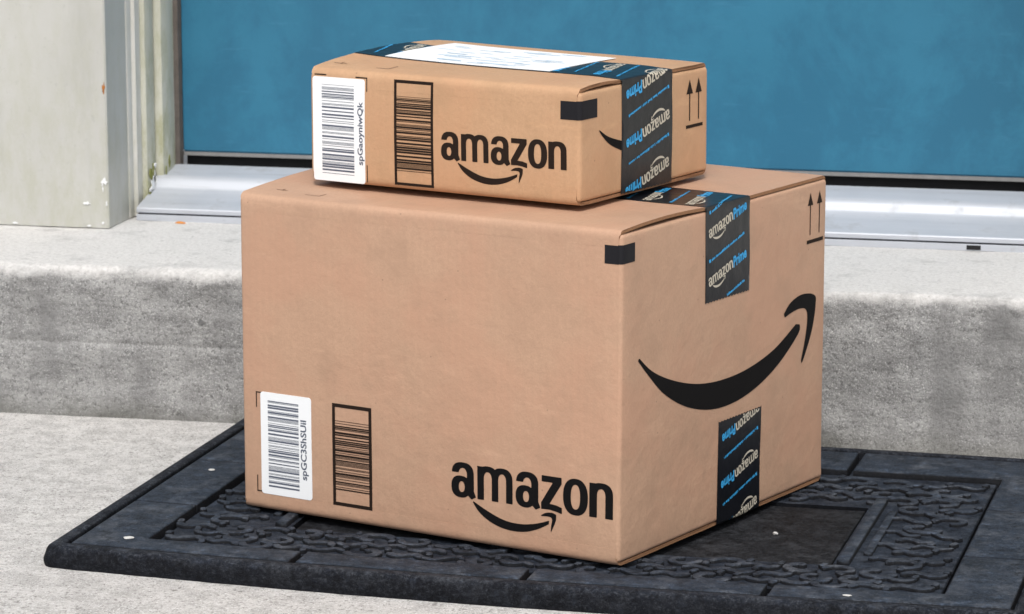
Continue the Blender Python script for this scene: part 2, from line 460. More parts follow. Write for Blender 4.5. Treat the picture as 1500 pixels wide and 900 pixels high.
# ------------------------------------------------------------------ cartons
class Carton:
    """W, D, H in millimetres.  u along the long front (left to right), v depth, w height."""
    def __init__(s, name, label, cat, loc_near, rz, W, D, H, mat, offs, bul, topfn, lift, sag=0):
        s.sag = sag
        s.W, s.D, s.H, s.mat, s.offs, s.bul, s.topfn, s.lift = W, D, H, mat, offs, bul, topfn, lift
        ca, sa = math.cos(rz), math.sin(rz)
        ctr = Vector(loc_near) + Vector((ca, sa, 0)) * (-W / 2000) + Vector((-sa, ca, 0)) * (D / 2000)
        s.root = tag(empty(name, ctr, rz), label, cat)
        s.build()
    def P(s, u, v, w):
        u, v, w = float(u), float(v), float(w)
        a, b, c = u / s.W, v / s.D, w / s.H
        a_, b_, c_ = min(max(a, 0), 1), min(max(b, 0), 1), min(max(c, 0), 1)
        d = Vector((0, 0, 0))
        for (i, j, k), o in s.offs.items():
            wt = (a_ if i else 1 - a_) * (b_ if j else 1 - b_) * (c_ if k else 1 - c_)
            d += wt * Vector(o)
        su, sv, sw = math.sin(PI * a_), math.sin(PI * b_), math.sin(PI * c_)
        d.y -= s.bul[0] * (1 - b_) * su * sw
        d.x += s.bul[1] * a_ * sv * sw
        d.x -= s.bul[1] * (1 - a_) * sv * sw
        if c > .9: d.z += s.topfn(a_, b_) * min(1, (c - .9) / .1)
        if c < .03: d.z -= s.sag * (su * sv) ** 2.5
        ea, eb, ec = min(a_, 1 - a_) * s.W, min(b_, 1 - b_) * s.D, min(c_, 1 - c_) * s.H
        k2 = sorted((ea, eb, ec))
        if k2[1] < 10 and k2[2] < 12:
            q = (1 - k2[1] / 10) * (1 - k2[2] / 12) * 3.2
            nn = noise.noise_vector(Vector((u * .045, v * .045, w * .045 + s.W)))
            d += Vector((nn.x * .8, nn.y * .8, nn.z * .5)) * q
        n = noise.noise(Vector((u * .011, v * .011, w * .011 + s.W))) * .5
        d += Vector((n * .6, n * .8, n * .4))
        return Vector((u - s.W / 2 + d.x, v - s.D / 2 + d.y, w + d.z)) / 1000
    def build(s):
        W, D, H = s.W, s.D, s.H
        # --- four walls: rounded plan, rolled top and bottom edges
        r = 4.0
        def ring(ins, w):
            pts = []
            rr = max(r - ins, .8)
            cs = [(W - r, r, -PI / 2), (W - r, D - r, 0), (r, D - r, PI / 2), (r, r, PI)]
            for ci, (cx, cy, a0) in enumerate(cs):
                for k in range(5):
                    a = a0 + k / 4 * PI / 2
                    pts.append((cx + rr * math.cos(a), cy + rr * math.sin(a), w))
                nx = cs[(ci + 1) % 4]
                a = nx[2]
                p1 = pts[-1]; p2 = (nx[0] + rr * math.cos(a), nx[1] + rr * math.sin(a), w)
                n = 24
                for k in range(1, n):
                    pts.append(tuple(p1[i] + (p2[i] - p1[i]) * k / n for i in range(3)))
            return pts
        rings = []
        prof = [(7, 3.6), (2.6, 3.6), (1.0, 4.3), (.2, 5.6), (0, 7.5)]
        mid = [(0, 7.5 + (H - 15.5) * k / 18) for k in range(1, 18)]
        top = [(0, H - 8), (.2, H - 6.2), (1.0, H - 4.8), (2.6, H - 4.0), (7, H - 3.9)]
        for ins, w in prof + mid + top: rings.append(ring(ins, w))
        n = len(rings[0])
        V = [s.P(*q) for rg in rings for q in rg]
        F = []
        for j in range(len(rings) - 1):
            for i in range(n):
                F.append((j * n + i, j * n + (i + 1) % n, (j + 1) * n + (i + 1) % n, (j + 1) * n + i))
        F.append(tuple(range((len(rings) - 1) * n, len(rings) * n)))
        F.append(tuple(reversed(range(n))))
        o = build('carton_wall', V, F, s.mat, s.root)
        smooth_by_angle(o, 40)
        s.body = o
        # --- flaps
        for top_ in (True, False):
            for front in (True, False):
                out = [(-.12, 16), (-.16, 9), (-.1, 6), (.5, 3.6), (1.7, 1.7), (3.4, .5), (6, 0)]
                k = 10
                out += [(6 + (D / 2 - .6 - 6) * i / k, 0) for i in range(1, k + 1)]
                inn = [(D / 2 - .6 - (D / 2 - .6 - 6) * i / k, 3.1) for i in range(0, k + 1)] + [(4.2, 3.8), (3.2, 5.5), (2.4, 8), (1.0, 12), (.3, 16)]
                pr = out + inn
                m = len(pr)
                V, F, fm = [], [], []
                nu = 44
                for q in range(nu + 1):
                    t = q / nu
                    t = .5 - .5 * math.cos(PI * t) if False else t
                    for (v, h) in pr:
                        edge = 3.4 if h > 5 and v < 3.5 else (2.0 if v < 5 else 1.1)
                        u = edge + (W - 2 * edge) * t
                        jag = noise.noise(Vector((v * .09, t * 3, W))) * .7 * (1 if q in (0, nu) else 0)
                        u += jag
                        lf = 0
                        if top_ and front:
                            lf = s.lift(u, v)
                        vv = v if front else D - v
                        ww = (H - h + lf) if top_ else h
                        V.append(s.P(u, vv, ww))
                for q in range(nu):
                    for i in range(m):
                        F.append((q * m + i, q * m + (i + 1) % m, (q + 1) * m + (i + 1) % m, (q + 1) * m + i))
                        fm.append(1 if i >= len(out) - 1 else 0)
                F.append(tuple(reversed(range(m)))); fm.append(1)
                F.append(tuple(range(nu * m, nu * m + m))); fm.append(1)
                o = build('top_flap' if top_ else 'bottom_flap', V, F, None, s.root, mats=[s.mat, EDGE], fmat=fm)
                smooth_by_angle(o, 40)
    # prints and stickers
    def decal(s, name, vf, face, off, mat, parent=None, thick=0):
        vf = list(vf)
        def m(a, b, o):
            if face == 'front': return s.P(a, -o, b)
            if face == 'side': return s.P(s.W + o, a, b)
            return s.P(a, b, s.H + o)
        V = [m(a, b, off) for a, b in vf[0]]
        F = list(vf[1])
        if thick:
            n = len(V)
            V += [m(a, b, off - thick) for a, b in vf[0]]
            from collections import Counter
            key = {}
            rep = []
            for i, (a, b) in enumerate(vf[0]):
                rep.append(key.setdefault((round(a, 3), round(b, 3)), i))
            ed = Counter()
            for f in vf[1]:
                for i in range(len(f)):
                    e = (rep[f[i]], rep[f[(i + 1) % len(f)]])
                    ed[e] += 1
            for (i, j) in list(ed):
                if (j, i) not in ed and i != j:
                    F.append((j, i, i + n, j + n))
        o = build(name, V, F, mat, parent or s.root, recalc=False)
        return o
    def tape(s, name, v0, v1, path, off, rows, flip, phase, mat=TAPE):
        """path: list of (u, w) points along the tape, arc length measured in mm"""
        L = [0]
        for a, b in zip(path, path[1:]): L.append(L[-1] + math.hypot(b[0] - a[0], b[1] - a[1]))
        def at(sv, t, o):
            sv = min(max(sv, 0), L[-1] - 1e-6)
            i = max(k for k in range(len(L) - 1) if L[k] <= sv)
            f = (sv - L[i]) / (L[i + 1] - L[i])
            a, b = path[i], path[i + 1]
            # smooth normals
            def nrm(k):
                k0, k1 = max(k - 1, 0), min(k + 1, len(path) - 1)
                dx, dy = path[k1][0] - path[k0][0], path[k1][1] - path[k0][1]
                l = math.hypot(dx, dy)
                return (-dy / l, dx / l)
            na, nb = nrm(i), nrm(i + 1)
            nx, ny = na[0] * (1 - f) + nb[0] * f, na[1] * (1 - f) + nb[1] * f
            return s.P(a[0] + (b[0] - a[0]) * f + nx * o, t, a[1] + (b[1] - a[1]) * f + ny * o)
        ns = [0]
        for a, b in zip(L, L[1:]):
            k = max(1, int((b - a) / 8))
            ns += [a + (b - a) * (i + 1) / k for i in range(k)]
        nt_ = 30
        V, F = [], []
        for sv in ns:
            for j in range(nt_ + 1):
                edge = .35 * math.sin(sv * .09)
                zz = (1.1 if j % 2 else -.3) * (1 if sv == 0 else (-1 if sv == ns[-1] else 0))
                V.append(at(sv + zz, v0 + (v1 - v0) * j / nt_ + (edge if j in (0, nt_) else 0), off + .22 * noise.noise(Vector((sv * .06, j * .3, v0)))))
        n1 = nt_ + 1
        for i in range(len(ns) - 1):
            for j in range(nt_):
                F.append((i * n1 + j, i * n1 + j + 1, (i + 1) * n1 + j + 1, (i + 1) * n1 + j))
        b0 = len(V)
        for sv in ns:
            for j in (0, nt_): V.append(at(sv, v0 + (v1 - v0) * j / nt_, off - .3))
        for i in range(len(ns) - 1):
            for j, q in ((0, 0), (nt_, 1)):
                F.append((i * n1 + j, (i + 1) * n1 + j, b0 + (i + 1) * 2 + q, b0 + i * 2 + q))
        o = build(name, V, F, mat, s.root)
        smooth_by_angle(o, 60)
        # printed rows across the tape, 15 degrees
        tw = v1 - v0
        period = 46.0
        cream, blue, small = [], [], []
        a15 = R(15)
        TH, FH, TL = text_mesh('Prime', .035, .25)
        kk = -2
        while kk * period < L[-1] + 60:
            base = kk * period + phase
            kk += 1
            sc = .268 * tw / 86
            lg = xf(LOGO_COARSE, sc, sc * .95, tw * .08, 0)
            ps = 14.0 * tw / 86
            prm = xf((TH, FH), ps * .82, ps, tw * .08 + 182 * sc * .985, -.4)
            rnd = random.Random(kk)
            x = tw * .08
            marks = [(x, x + 3.0, -.2, 3.0)]
            x += 4.6
            while x < tw * .90:
                wd = rnd.choice([.9, 1.3, 1.7, 2.1])
                marks.append((x, x + wd, 0, rnd.choice([1.9, 1.9, 2.6])))
                x += wd + .45
                if rnd.random() < .2: x += 1.2
            sm = rects(marks)
            for grp, vf, dy in ((cream, lg, 0), (blue, prm, 0), (small, sm, -period / 2)):
                pts = []
                for a, b in vf[0]:
                    # text frame: X across the tape, Y up; rotate 15 deg about its start
                    X = a * math.cos(a15) - b * math.sin(a15)
                    Y = a * math.sin(a15) + b * math.cos(a15) + dy
                    pts.append((X, Y))
                grp.append((pts, vf[1], base))
        tot = L[-1]
        for nm, grp, m_ in (('tape_lettering', cream, TAPE_W), ('tape_lettering', blue, TAPE_B), ('tape_small_print', small, TAPE_B)):
            V, F = [], []
            for pts, fs, base in grp:
                if flip:   # turned by 180 degrees
                    q = [(tw - x, base + y) for x, y in pts]
                else:
                    q = [(x, base - y) for x, y in pts]
                ok = [0.6 < x < tw - .6 and .6 < y < tot - .6 for x, y in q]
                idx = {}
                for f in fs:
                    if all(ok[i] for i in f):
                        for i in f:
                            if i not in idx:
                                idx[i] = len(V)
                                V.append(at(q[i][1], v0 + q[i][0], off + .30 + .22 * noise.noise(Vector((q[i][1] * .06, q[i][0] / tw * 30 * .3, v0)))))
                        F.append(tuple(idx[i] for i in f))
            if F: build(nm, V, F, m_, o, recalc=False)['kind'] = 'stuff'
        return o
    def sticker(s, name, x0, x1, y0, y1, face, off, rad, tilt=0.0):
        rr = f_sup((x0 + x1) / 2, (y0 + y1) / 2, 1, 1)
        def fn(X, Y):
            qx = np.abs(X - (x0 + x1) / 2) - (x1 - x0) / 2 + rad
            qy = np.abs(Y - (y0 + y1) / 2) - (y1 - y0) / 2 + rad
            return np.hypot(np.maximum(qx, 0), np.maximum(qy, 0)) + np.minimum(np.maximum(qx, qy), 0) - rad
        return s.decal(name, march(fn, x0 - 2, x1 + 2, y0 - 2, y1 + 2, 1.3), face, off, LABEL, thick=.35)

def bars(x0, x1, y0, y1, seed, dens=.5, mn=.45, mx=1.8):
    rnd = random.Random(seed)
    out, y = [], y0
    while y < y1:
        h = rnd.choice([mn, mn, (mn + mx) / 2, mx])
        g = rnd.choice([mn, mn, (mn + mx) / 2, mx]) * (1 - dens) * 2
        out.append((x0, x1, y, min(y + h, y1)))
        y += h + g
    return out

MT = .016
BW, BD, BH = 426.9, 397.8, 310.6
def big_top(a, b):
    return 9.5 * math.sin(PI * b) ** .6 * math.exp(-a * 427 / 38) + 1.2 * math.sin(PI * a) * math.sin(PI * b)
def big_lift(u, v):
    k = min(max((u - (BW - 60)) / 60, 0), 1)
    t = min(max((v - 4) / (BD / 2 - 50), 0), 1)
    return 2.6 * k * math.sin(PI * t) ** .8 if v > 4 else 0
big = Carton('cardboard_box', 'large pinkish brown cardboard box with a smile on its side, standing on the doormat', 'box',
             (0, 0, MT), R(-20.1983), BW, BD, BH, CARD_A,
             {(0, 0, 1): (0, 0, -2.4), (1, 0, 1): (1.0, 0, .6), (1, 0, 0): (-.8, 0, .8), (0, 1, 1): (0, 0, 2)},
             (1.5, 1.2), big_top, big_lift)
# printed word mark, barcode panel, barcode sticker
put_logo(big, .988, 1.0, 244.6, 43.6, INK)
fr = [(107.8, 111.2, 15.9, 116.5), (150.2, 153.6, 15.9, 116.5), (111.2, 150.2, 15.9, 19.4), (111.2, 150.2, 112.9, 116.5)]
big.decal('printed_barcode', rects(fr + bars(111.2, 150.2, 31.5, 99.8, 5, .52, .55, 2.0)), 'front', .28, INK_B)['kind'] = 'stuff'
for q in ([(17, 18.2, 102, 117.6), (18.2, 24, 116.4, 117.6)], [(17, 18.2, 17.6, 34), (18.2, 24, 17.6, 18.8)]):
    big.decal('printed_corner_mark', rects(q, 30), 'front', .28, INK_B)
lb = big.sticker('barcode_sticker', 22.6, 83.2, 16.4, 118.2, 'front', .45, 3.2)
big.decal('barcode', rects(bars(31.5, 68.3, 24, 110.8, 11, .42, .45, 1.7)), 'front', .62, LABEL_INK, lb)['kind'] = 'stuff'
TV, TF, TL = text_mesh('spGC3ShSUil', .022)
k = 59.5 / TL
big.decal('serial_print', ([(77.2 - y * k * .85, 35.7 + x * k) for x, y in TV], TF), 'front', .62, LABEL_INK, lb)['kind'] = 'stuff'
big.decal('black_corner_square', rects([(409, 423.4, 279.6, 296.6)], 8), 'front', .3, STAMP)
# the square wraps round the corner onto the side
def corner_wrap(c, name, len_side, y0, y1):
    V, F = [], []
    r = 4.0
    pts = [(c.W - r - .2, -.3)]
    for i in range(0, 7):
        a = -PI / 2 + i / 6 * PI / 2
        pts.append((c.W - r + (r + .3) * math.cos(a), r + (r + .3) * math.sin(a)))
    pts.append((c.W + .3, len_side / 2)); pts.append((c.W + .3, len_side))
    for (u, v) in pts:
        V += [c.P(u, v, y0), c.P(u, v, y1)]
    for i in range(len(pts) - 1): F.append((2 * i, 2 * i + 2, 2 * i + 3, 2 * i + 1))
    build(name, V, F, STAMP, c.root, recalc=False, smooth=True)
corner_wrap(big, 'black_corner_square', 22.4, 279.8, 297.2)
# side: large smile and arrow head
SM = spline([(31.8, 188.8), (56, 172.2), (92, 157.5), (136, 146.2), (183, 141.4), (236, 143.2), (288.9, 152.9), (334.5, 170.4)]) + \
     spline([(342.8, 168.6), (339.5, 159.6), (301.7, 138.0), (258, 122.6), (211, 115.0), (163.8, 116.4), (117, 127.9), (77, 147.0), (48.8, 169.3), (29.0, 187.2)])
AR = spline([(308.5, 184.4), (322, 193.4), (343, 198), (364, 196.4), (375, 192.6), (377.4, 189)]) + \
     spline([(377.2, 187.5), (375.1, 174.7), (367.4, 154.7), (350.4, 130.2), (346.8, 131.2)], 5) + \
     spline([(346.8, 132.2), (354.0, 150.7), (358.4, 168.3), (357.6, 178.5), (352, 183.2), (340, 184.6), (324, 183.2), (311, 180.6)], 5)
big.decal('printed_smile', march(f_poly(SM), 24, 350, 108, 202, 1.6), 'side', .28, INK)
big.decal('printed_arrow', march(f_poly(AR), 300, 382, 108, 202, 1.6), 'side', .28, INK)
def up_arrows(c, x1, x2, ytip, yb, ybar0, ybar1, xb0, xb1, hw=5.8, hh=12.5, sw=.9):
    P = []
    for x in (x1, x2):
        P.append(([(x - hw, ytip - hh), (x + hw, ytip - hh), (x, ytip)], [(0, 1, 2)]))
        P.append(rects([(x - sw, x + sw, yb, ytip - hh)]))
    P.append(rects([(xb0, xb1, ybar0, ybar1)]))
    c.decal('printed_bar', P.pop(), 'side', .28, INK_B)
    for k in (0, 2): c.decal('printed_up_arrow', join(P[k:k + 2]), 'side', .28, INK_B)
up_arrows(big, 362, 381.5, 297, 255.2, 246.6, 250.2, 355.2, 390.3)
def roll(c, left_w, right_w):
    W, H = c.W, c.H
    L = []
    if left_w is not None:
        L += [(0, left_w), (0, H - 9)]
        L += [(.2, H - 4.6), (.9, H - 2.2), (2.4, H - .6), (4.5, 0 + H)]
    return L
def top_path(c, lw, rw):
    W, H = c.W, c.H
    return [(0, lw), (0, H - 9), (-.2, H - 4.6), (-.1, H - 1.4), (.6, H - .3), (2.0, H + .05), (4.5, H), (W * .25, H), (W * .5, H), (W * .75, H), (W - 4.5, H), (W - 2.0, H + .05), (W - .6, H - .3), (W + .1, H - 1.4), (W + .2, H - 4.6), (W, H - 9), (W, rw)]
big.tape('packing_tape', 151, 236.8, top_path(big, 219, 219.5), .5, 0, False, -3)
bp = [(BW - 60, .2), (BW - 4.5, .1), (BW - .9, .2), (BW - .1, 1.2), (BW + .1, 4.6), (BW, 9), (BW, 101.5)]
big.tape('packing_tape', 180, 264.3, [(a, b) for a, b in reversed(bp)], .5, 0, True, -6)
for q in ([(24, 37, 28, 28.9), (30, 31, 28.9, 34)], [(62, 78, 22, 22.9), (78, 79, 22, 34)]):
    big.decal('printed_flap_mark', rects(q), 'top', .3, MARK)

SW, SD, SH = 304.6, 240.7, 109.5
def small_top(a, b):
    return (5.2 * math.exp(-a * 305 / 70) + 2.2) * math.sin(PI * b) ** .6 * (1 if a < .9 else (1 - (a - .9) / .1 * .8))
def small_lift(u, v):
    k = min(max((u - (SW - 45)) / 45, 0), 1)
    t = min(max((v - 4) / (SD / 2 - 52), 0), 1)
    return 1.7 * k * math.sin(PI * t) if v > 4 else 0
small = Carton('cardboard_box', 'small orange tan cardboard box with white shipping label, lying on the large box', 'box',
               (-.0556, .0890, MT + BH / 1000 + .0060), R(-19.9683), SW, SD, SH, CARD_B,
               {(0, 0, 1): (0, 0, -.8), (0, 1, 1): (0, 0, 3.0), (1, 0, 1): (0, 0, -.4)},
               (1.2, .8), small_top, small_lift, 4.6)
put_logo(small, .775, .80, 152.4, 33.0, INK_B)
fr = [(98.8, 101.7, 4, 105.2), (140.6, 143.4, 4, 105.2), (101.7, 140.6, 4, 6.6), (101.7, 140.6, 102.2, 105.2)]
small.decal('printed_barcode', rects(fr + bars(101.7, 140.6, 17.8, 89.6, 8, .40, .5, 1.7)), 'front', .28, INK_B)['kind'] = 'stuff'
for q in ([(6, 20, 104.0, 105.2)], [(54, 67.6, 103.6, 104.8), (66.6, 67.6, 91, 103.6)], [(66.6, 67.6, 3.6, 20)]):
    small.decal('printed_corner_mark', rects(q, 30), 'front', .28, INK_B)
lb = small.sticker('barcode_sticker', 3.8, 64.8, 1.4, 102.6, 'front', .45, 2.6)
small.decal('barcode', rects(bars(14.6, 52.4, 8.8, 95.4, 21, .36, .45, 1.7)), 'front', .62, LABEL_INK, lb)['kind'] = 'stuff'
TV, TF, TL = text_mesh('spGaoyniwQk', .022)
k = 61.5 / TL
small.decal('serial_print', ([(62.3 - y * k * .8, 19.6 + x * k) for x, y in TV], TF), 'front', .62, LABEL_INK, lb)['kind'] = 'stuff'
small.decal('black_corner_square', rects([(283.6, 301.4, 80.2, 97.4)], 8), 'front', .3, STAMP)
corner_wrap(small, 'black_corner_square', 29.6, 80.2, 97.8)
SMS = spline([(33.4, 67.8), (50, 59.4), (75, 52.5)]) + spline([(75, 43.2), (54, 51.0), (41.6, 58.8), (33, 66.5)])
small.decal('printed_smile', march(f_poly(SMS), 30, 78, 40, 70, .9), 'side', .28, INK)
up_arrows(small, 203.2, 221, 96.8, 56.6, 49.4, 52.6, 196, 229.6, 6.4, 14, 1.0)
small.tape('packing_tape', 73.5, 168.5, top_path(small, 30, 1.5), .5, 0, True, 3)
lab = small.decal('shipping_label', rects([(36, 224, 76, 200)], 7), 'top', 1.15, LABEL, thick=.4)
rnd = random.Random(3)
pr = []
for i in range(44):
    a, b = rnd.uniform(45, 190), rnd.uniform(84, 190)
    pr.append((a, a + rnd.uniform(10, 30), b, b + rnd.uniform(1.5, 3.5)))
small.decal('label_print', rects(pr, 7), 'top', 1.35, LABEL_GREY, lab)['kind'] = 'stuff'
for q in ([(12, 27, 24, 25), (19, 20, 25, 31)], [(64, 79, 20, 21), (78, 79, 21, 36)]):
    small.decal('printed_flap_mark', rects(q), 'top', .3, MARK)

# ------------------------------------------------------------------ doormat
MR = R(-2.4044)
MC = (-.080, .235)
cm, sm_ = math.cos(MR), math.sin(MR)
mat_root = tag(empty('doormat', (cm * MC[0] - sm_ * MC[1], sm_ * MC[0] + cm * MC[1], -.004), MR),
               'black moulded rubber doormat with tiled border and scroll pattern under the boxes', 'doormat')
X0, X1, Y0, Y1 = -.5385, .3785, -.059, .527     # outer edge of the top face
def bow(x, y):
    k = min(max((.5 - y) / .55, 0), 1)
    return -.016 * (1 - ((x - MC[0]) / .44) ** 2) * k
def mp(x, y, z):
    x, y, z = float(x), float(y), float(z)
    return Vector((x - MC[0], y - MC[1] + bow(x, y), z + .004))
ZT, ZF, ZB = .0160, .0108, .0050
G = .019                                         # rim width
def loop(ins, z, n=90, rad=.010, jit=0):
    pts = []
    x0, x1, y0, y1 = X0 + ins, X1 - ins, Y0 + ins, Y1 - ins
    r = max(rad - ins, .0015)
    for (cx, cy, a0), (ex, ey) in zip([(x1 - r, y0 + r, -PI / 2), (x1 - r, y1 - r, 0), (x0 + r, y1 - r, PI / 2), (x0 + r, y0 + r, PI)],
                                      [(x1, y1 - r), (x0 + r, y1), (x0, y0 + r), (x1 - r, y0)]):
        for k in range(5):
            a = a0 + k / 4 * PI / 2
            pts.append((cx + r * math.cos(a), cy + r * math.sin(a)))
        p = pts[-1]
        for k in range(1, n):
            pts.append((p[0] + (ex - p[0]) * k / n, p[1] + (ey - p[1]) * k / n))
    out = []
    for x, y in pts:
        j = jit * noise.noise(Vector((x * 60, y * 60, z * 300)))
        out.append(mp(x + j, y + j, z + j * .4))
    return out
prof = [(-.002, -.0075, .0012), (-.0035, -.001, .0016), (-.0028, .003, .0012), (-.0015, .0075, .0008), (0, .0115, .0006), (.002, .0145, .0004), (.0045, .0159, .0003), (.010, .0163, .0003), (.0140, .0158, .0003), (.0152, .0150, .0002), (.0157, .0136, 0), (.0160, ZB, 0)]
V, F = [], []
lp = [loop(i, z, jit=j) for i, z, j in prof]
n = len(lp[0])
for l_ in lp: V += l_
for j in range(len(lp) - 1):
    for i in range(n):
        F.append((j * n + i, j * n + (i + 1) % n, (j + 1) * n + (i + 1) % n, (j + 1) * n + i))
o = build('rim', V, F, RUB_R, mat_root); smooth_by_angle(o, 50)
V, F = [], []
NX, NY = 80, 50
for j in range(NY + 1):
    for i in range(NX + 1):
        V.append(mp(X0 + .016 + (X1 - X0 - .032) * i / NX, Y0 + .016 + (Y1 - Y0 - .032) * j / NY, ZB))
for j in range(NY):
    for i in range(NX):
        a = j * (NX + 1) + i
        F.append((a, a + 1, a + NX + 2, a + NX + 1))
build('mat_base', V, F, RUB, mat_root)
def slab(name, outline, z0, z1, mat, bev=.0014, step=.008):
    pts = []
    for a, b in zip(outline, outline[1:] + outline[:1]):
        d = math.hypot(b[0] - a[0], b[1] - a[1]); k = max(1, int(d / step))
        for i in range(k): pts.append((a[0] + (b[0] - a[0]) * i / k, a[1] + (b[1] - a[1]) * i / k))
    n = len(pts)
    def inset(d):
        out = []
        for i in range(n):
            a, p, b = pts[i - 1], pts[i], pts[(i + 1) % n]
            n1 = Vector((-(p[1] - a[1]), p[0] - a[0])).normalized(); n2 = Vector((-(b[1] - p[1]), b[0] - p[0])).normalized()
            m = n1 + n2
            if m.length < 1e-6: m = n1
            m = m / max(.3, m.dot(n1)) if True else m
            out.append((p[0] + m.x * d, p[1] + m.y * d))
        return out
    V, F = [], []
    for d, z in ((0, z0), (0, z1 - bev), (bev * .35, z1 - bev * .35), (bev, z1)):
        for x, y in inset(d):
            jn = .0004 * noise.noise(Vector((x * 80, y * 80, z * 200)))
            V.append(mp(x + jn, y + jn, z + jn * .6))
    for j in range(3):
        for i in range(n): F.append((j * n + i, j * n + (i + 1) % n, (j + 1) * n + (i + 1) % n, (j + 1) * n + i))
    F.append(tuple(range(3 * n, 4 * n)))
    o = build(name, V, F, mat, mat_root)
    smooth_by_angle(o, 50)
    return o
g = .0032; gy_ = .0014
xl, xr, yf, yb = X0 + G + .0012, X1 - G - .0012, Y0 + G + .0012, Y1 - G - .0012
il, ir, jf, jb = -.4535, .2965, -.003, .432          # inner edges of the border
xb = [-.297, -.077, .142]
yb_ = [.127, .303]
tiles = [
    [(xl, yf), (xb[0] - g, yf), (xb[0] - g, jf), (il, jf), (il, yb_[0] - gy_), (xl, yb_[0] - gy_)],
    [(xb[0] + g, yf), (xb[1] - g, yf), (xb[1] - g, jf), (xb[0] + g, jf)],
    [(xb[1] + g, yf), (xb[2] - g, yf), (xb[2] - g, jf), (xb[1] + g, jf)],
    [(xb[2] + g, yf), (xr, yf), (xr, yb_[0] - gy_), (ir, yb_[0] - gy_), (ir, jf), (xb[2] + g, jf)],
    [(ir, yb_[0] + gy_), (xr, yb_[0] + gy_), (xr, yb_[1] - gy_), (ir, yb_[1] - gy_)],
    [(ir, yb_[1] + gy_), (xr, yb_[1] + gy_), (xr, yb), (xb[2] + g, yb), (xb[2] + g, jb), (ir, jb)],
    [(xb[1] + g, jb), (xb[2] - g, jb), (xb[2] - g, yb), (xb[1] + g, yb)],
    [(xb[0] + g, jb), (xb[1] - g, jb), (xb[1] - g, yb), (xb[0] + g, yb)],
    [(xl, yb_[1] + gy_), (il, yb_[1] + gy_), (il, jb), (xb[0] - g, jb), (xb[0] - g, yb), (xl, yb)],
    [(xl, yb_[0] + gy_), (il, yb_[0] + gy_), (il, yb_[1] - gy_), (xl, yb_[1] - gy_)],
]
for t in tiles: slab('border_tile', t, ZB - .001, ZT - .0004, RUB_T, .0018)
# centre panel with a raised bar at either end
slab('centre_panel', [(-.339, .088), (.179, .088), (.179, .297), (-.339, .297)], ZB - .001, ZB + .0035, RUB_C)
# patterned field: one sheet with a rectangular opening for the centre panel
fx0, fx1, fy0, fy1 = il + .0055, ir - .0045, jf + .004, jb - .0075
hx0, hx1, hy0, hy1 = -.342, .182, .085, .300
gxs = sorted(set([fx0, fx0 + .001, fx1 - .001, fx1, hx0, hx1] + [fx0 + .001 + (fx1 - fx0 - .002) * i / 60 for i in range(61)]))
gys = sorted(set([fy0, fy0 + .001, fy1 - .001, fy1, hy0, hy1] + [fy0 + .001 + (fy1 - fy0 - .002) * i / 34 for i in range(35)]))
V, F = [], []
for y in gys:
    for x in gxs:
        lo = x in (fx0, fx1) or y in (fy0, fy1)
        V.append(mp(x, y, ZF - (.0012 if lo else 0) + .0005 * noise.noise(Vector((x * 50, y * 50, 3)))))
nb_ = len(V)
V += [v - Vector((0, 0, .007)) for v in V]
nx_ = len(gxs)
cells = {(i, j) for j in range(len(gys) - 1) for i in range(nx_ - 1) if not (hx0 - 1e-6 <= gxs[i] and gxs[i + 1] <= hx1 + 1e-6 and hy0 - 1e-6 <= gys[j] and gys[j + 1] <= hy1 + 1e-6)}
for (i, j) in cells:
    q = [(i, j), (i + 1, j), (i + 1, j + 1), (i, j + 1)]
    F.append(tuple(b * nx_ + a for a, b in q))
    for k_, nb in enumerate([(i, j - 1), (i + 1, j), (i, j + 1), (i - 1, j)]):
        if nb not in cells:
            a, b = q[k_], q[(k_ + 1) % 4]
            ia, ib = a[1] * nx_ + a[0], b[1] * nx_ + b[0]
            F.append((ib, ia, ia + nb_, ib + nb_))
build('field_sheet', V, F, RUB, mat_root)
def stroke(name, pts, w, h, mat, z=ZF, closed_taper=True, parent=mat_root):
    """a raised moulded band with a rounded section"""
    V, F = [], []
    P = spline(pts, 5) if len(pts) > 2 else [tuple(Vector(pts[0]).lerp(Vector(pts[1]), k / 12)) for k in range(13)]
    m = 7
    N = len(P)
    for i, p in enumerate(P):
        a, b = P[max(i - 1, 0)], P[min(i + 1, N - 1)]
        d = Vector((b[0] - a[0], b[1] - a[1])).normalized(); nn = Vector((-d.y, d.x))
        t = i / (N - 1)
        k = min(1, (.45 + 7 * min(t, 1 - t))) if closed_taper else 1
        for q in range(m):
            an = PI * q / (m - 1)
            s_ = math.copysign(abs(math.cos(an)) ** .35, math.cos(an))
            c_ = max(0, math.sin(an)) ** .3
            V.append(mp(p[0] + nn.x * s_ * w / 2 * k, p[1] + nn.y * s_ * w / 2 * k, z - .0008 + (h + .0008) * c_ * (.85 + .15 * k)))
    for i in range(N - 1):
        for q in range(m - 1): F.append((i * m + q, i * m + q + 1, (i + 1) * m + q + 1, (i + 1) * m + q))
    F.append(tuple(range(m))); F.append(tuple(range((N - 1) * m, N * m)))
    return build(name, V, F, mat, parent, smooth=True)
for sx in (1, -1):
    xx = lambda x: MC[0] + sx * (x - MC[0])
    stroke('raised_bar', [(xx(.1915), .088), (xx(.1915), .322)], .012, .0052, RUB_T, closed_taper=False)
    stroke('raised_bar', [(xx(.2085), .125), (xx(.2085), .283)], .008, .0030, RUB_T, closed_taper=False)
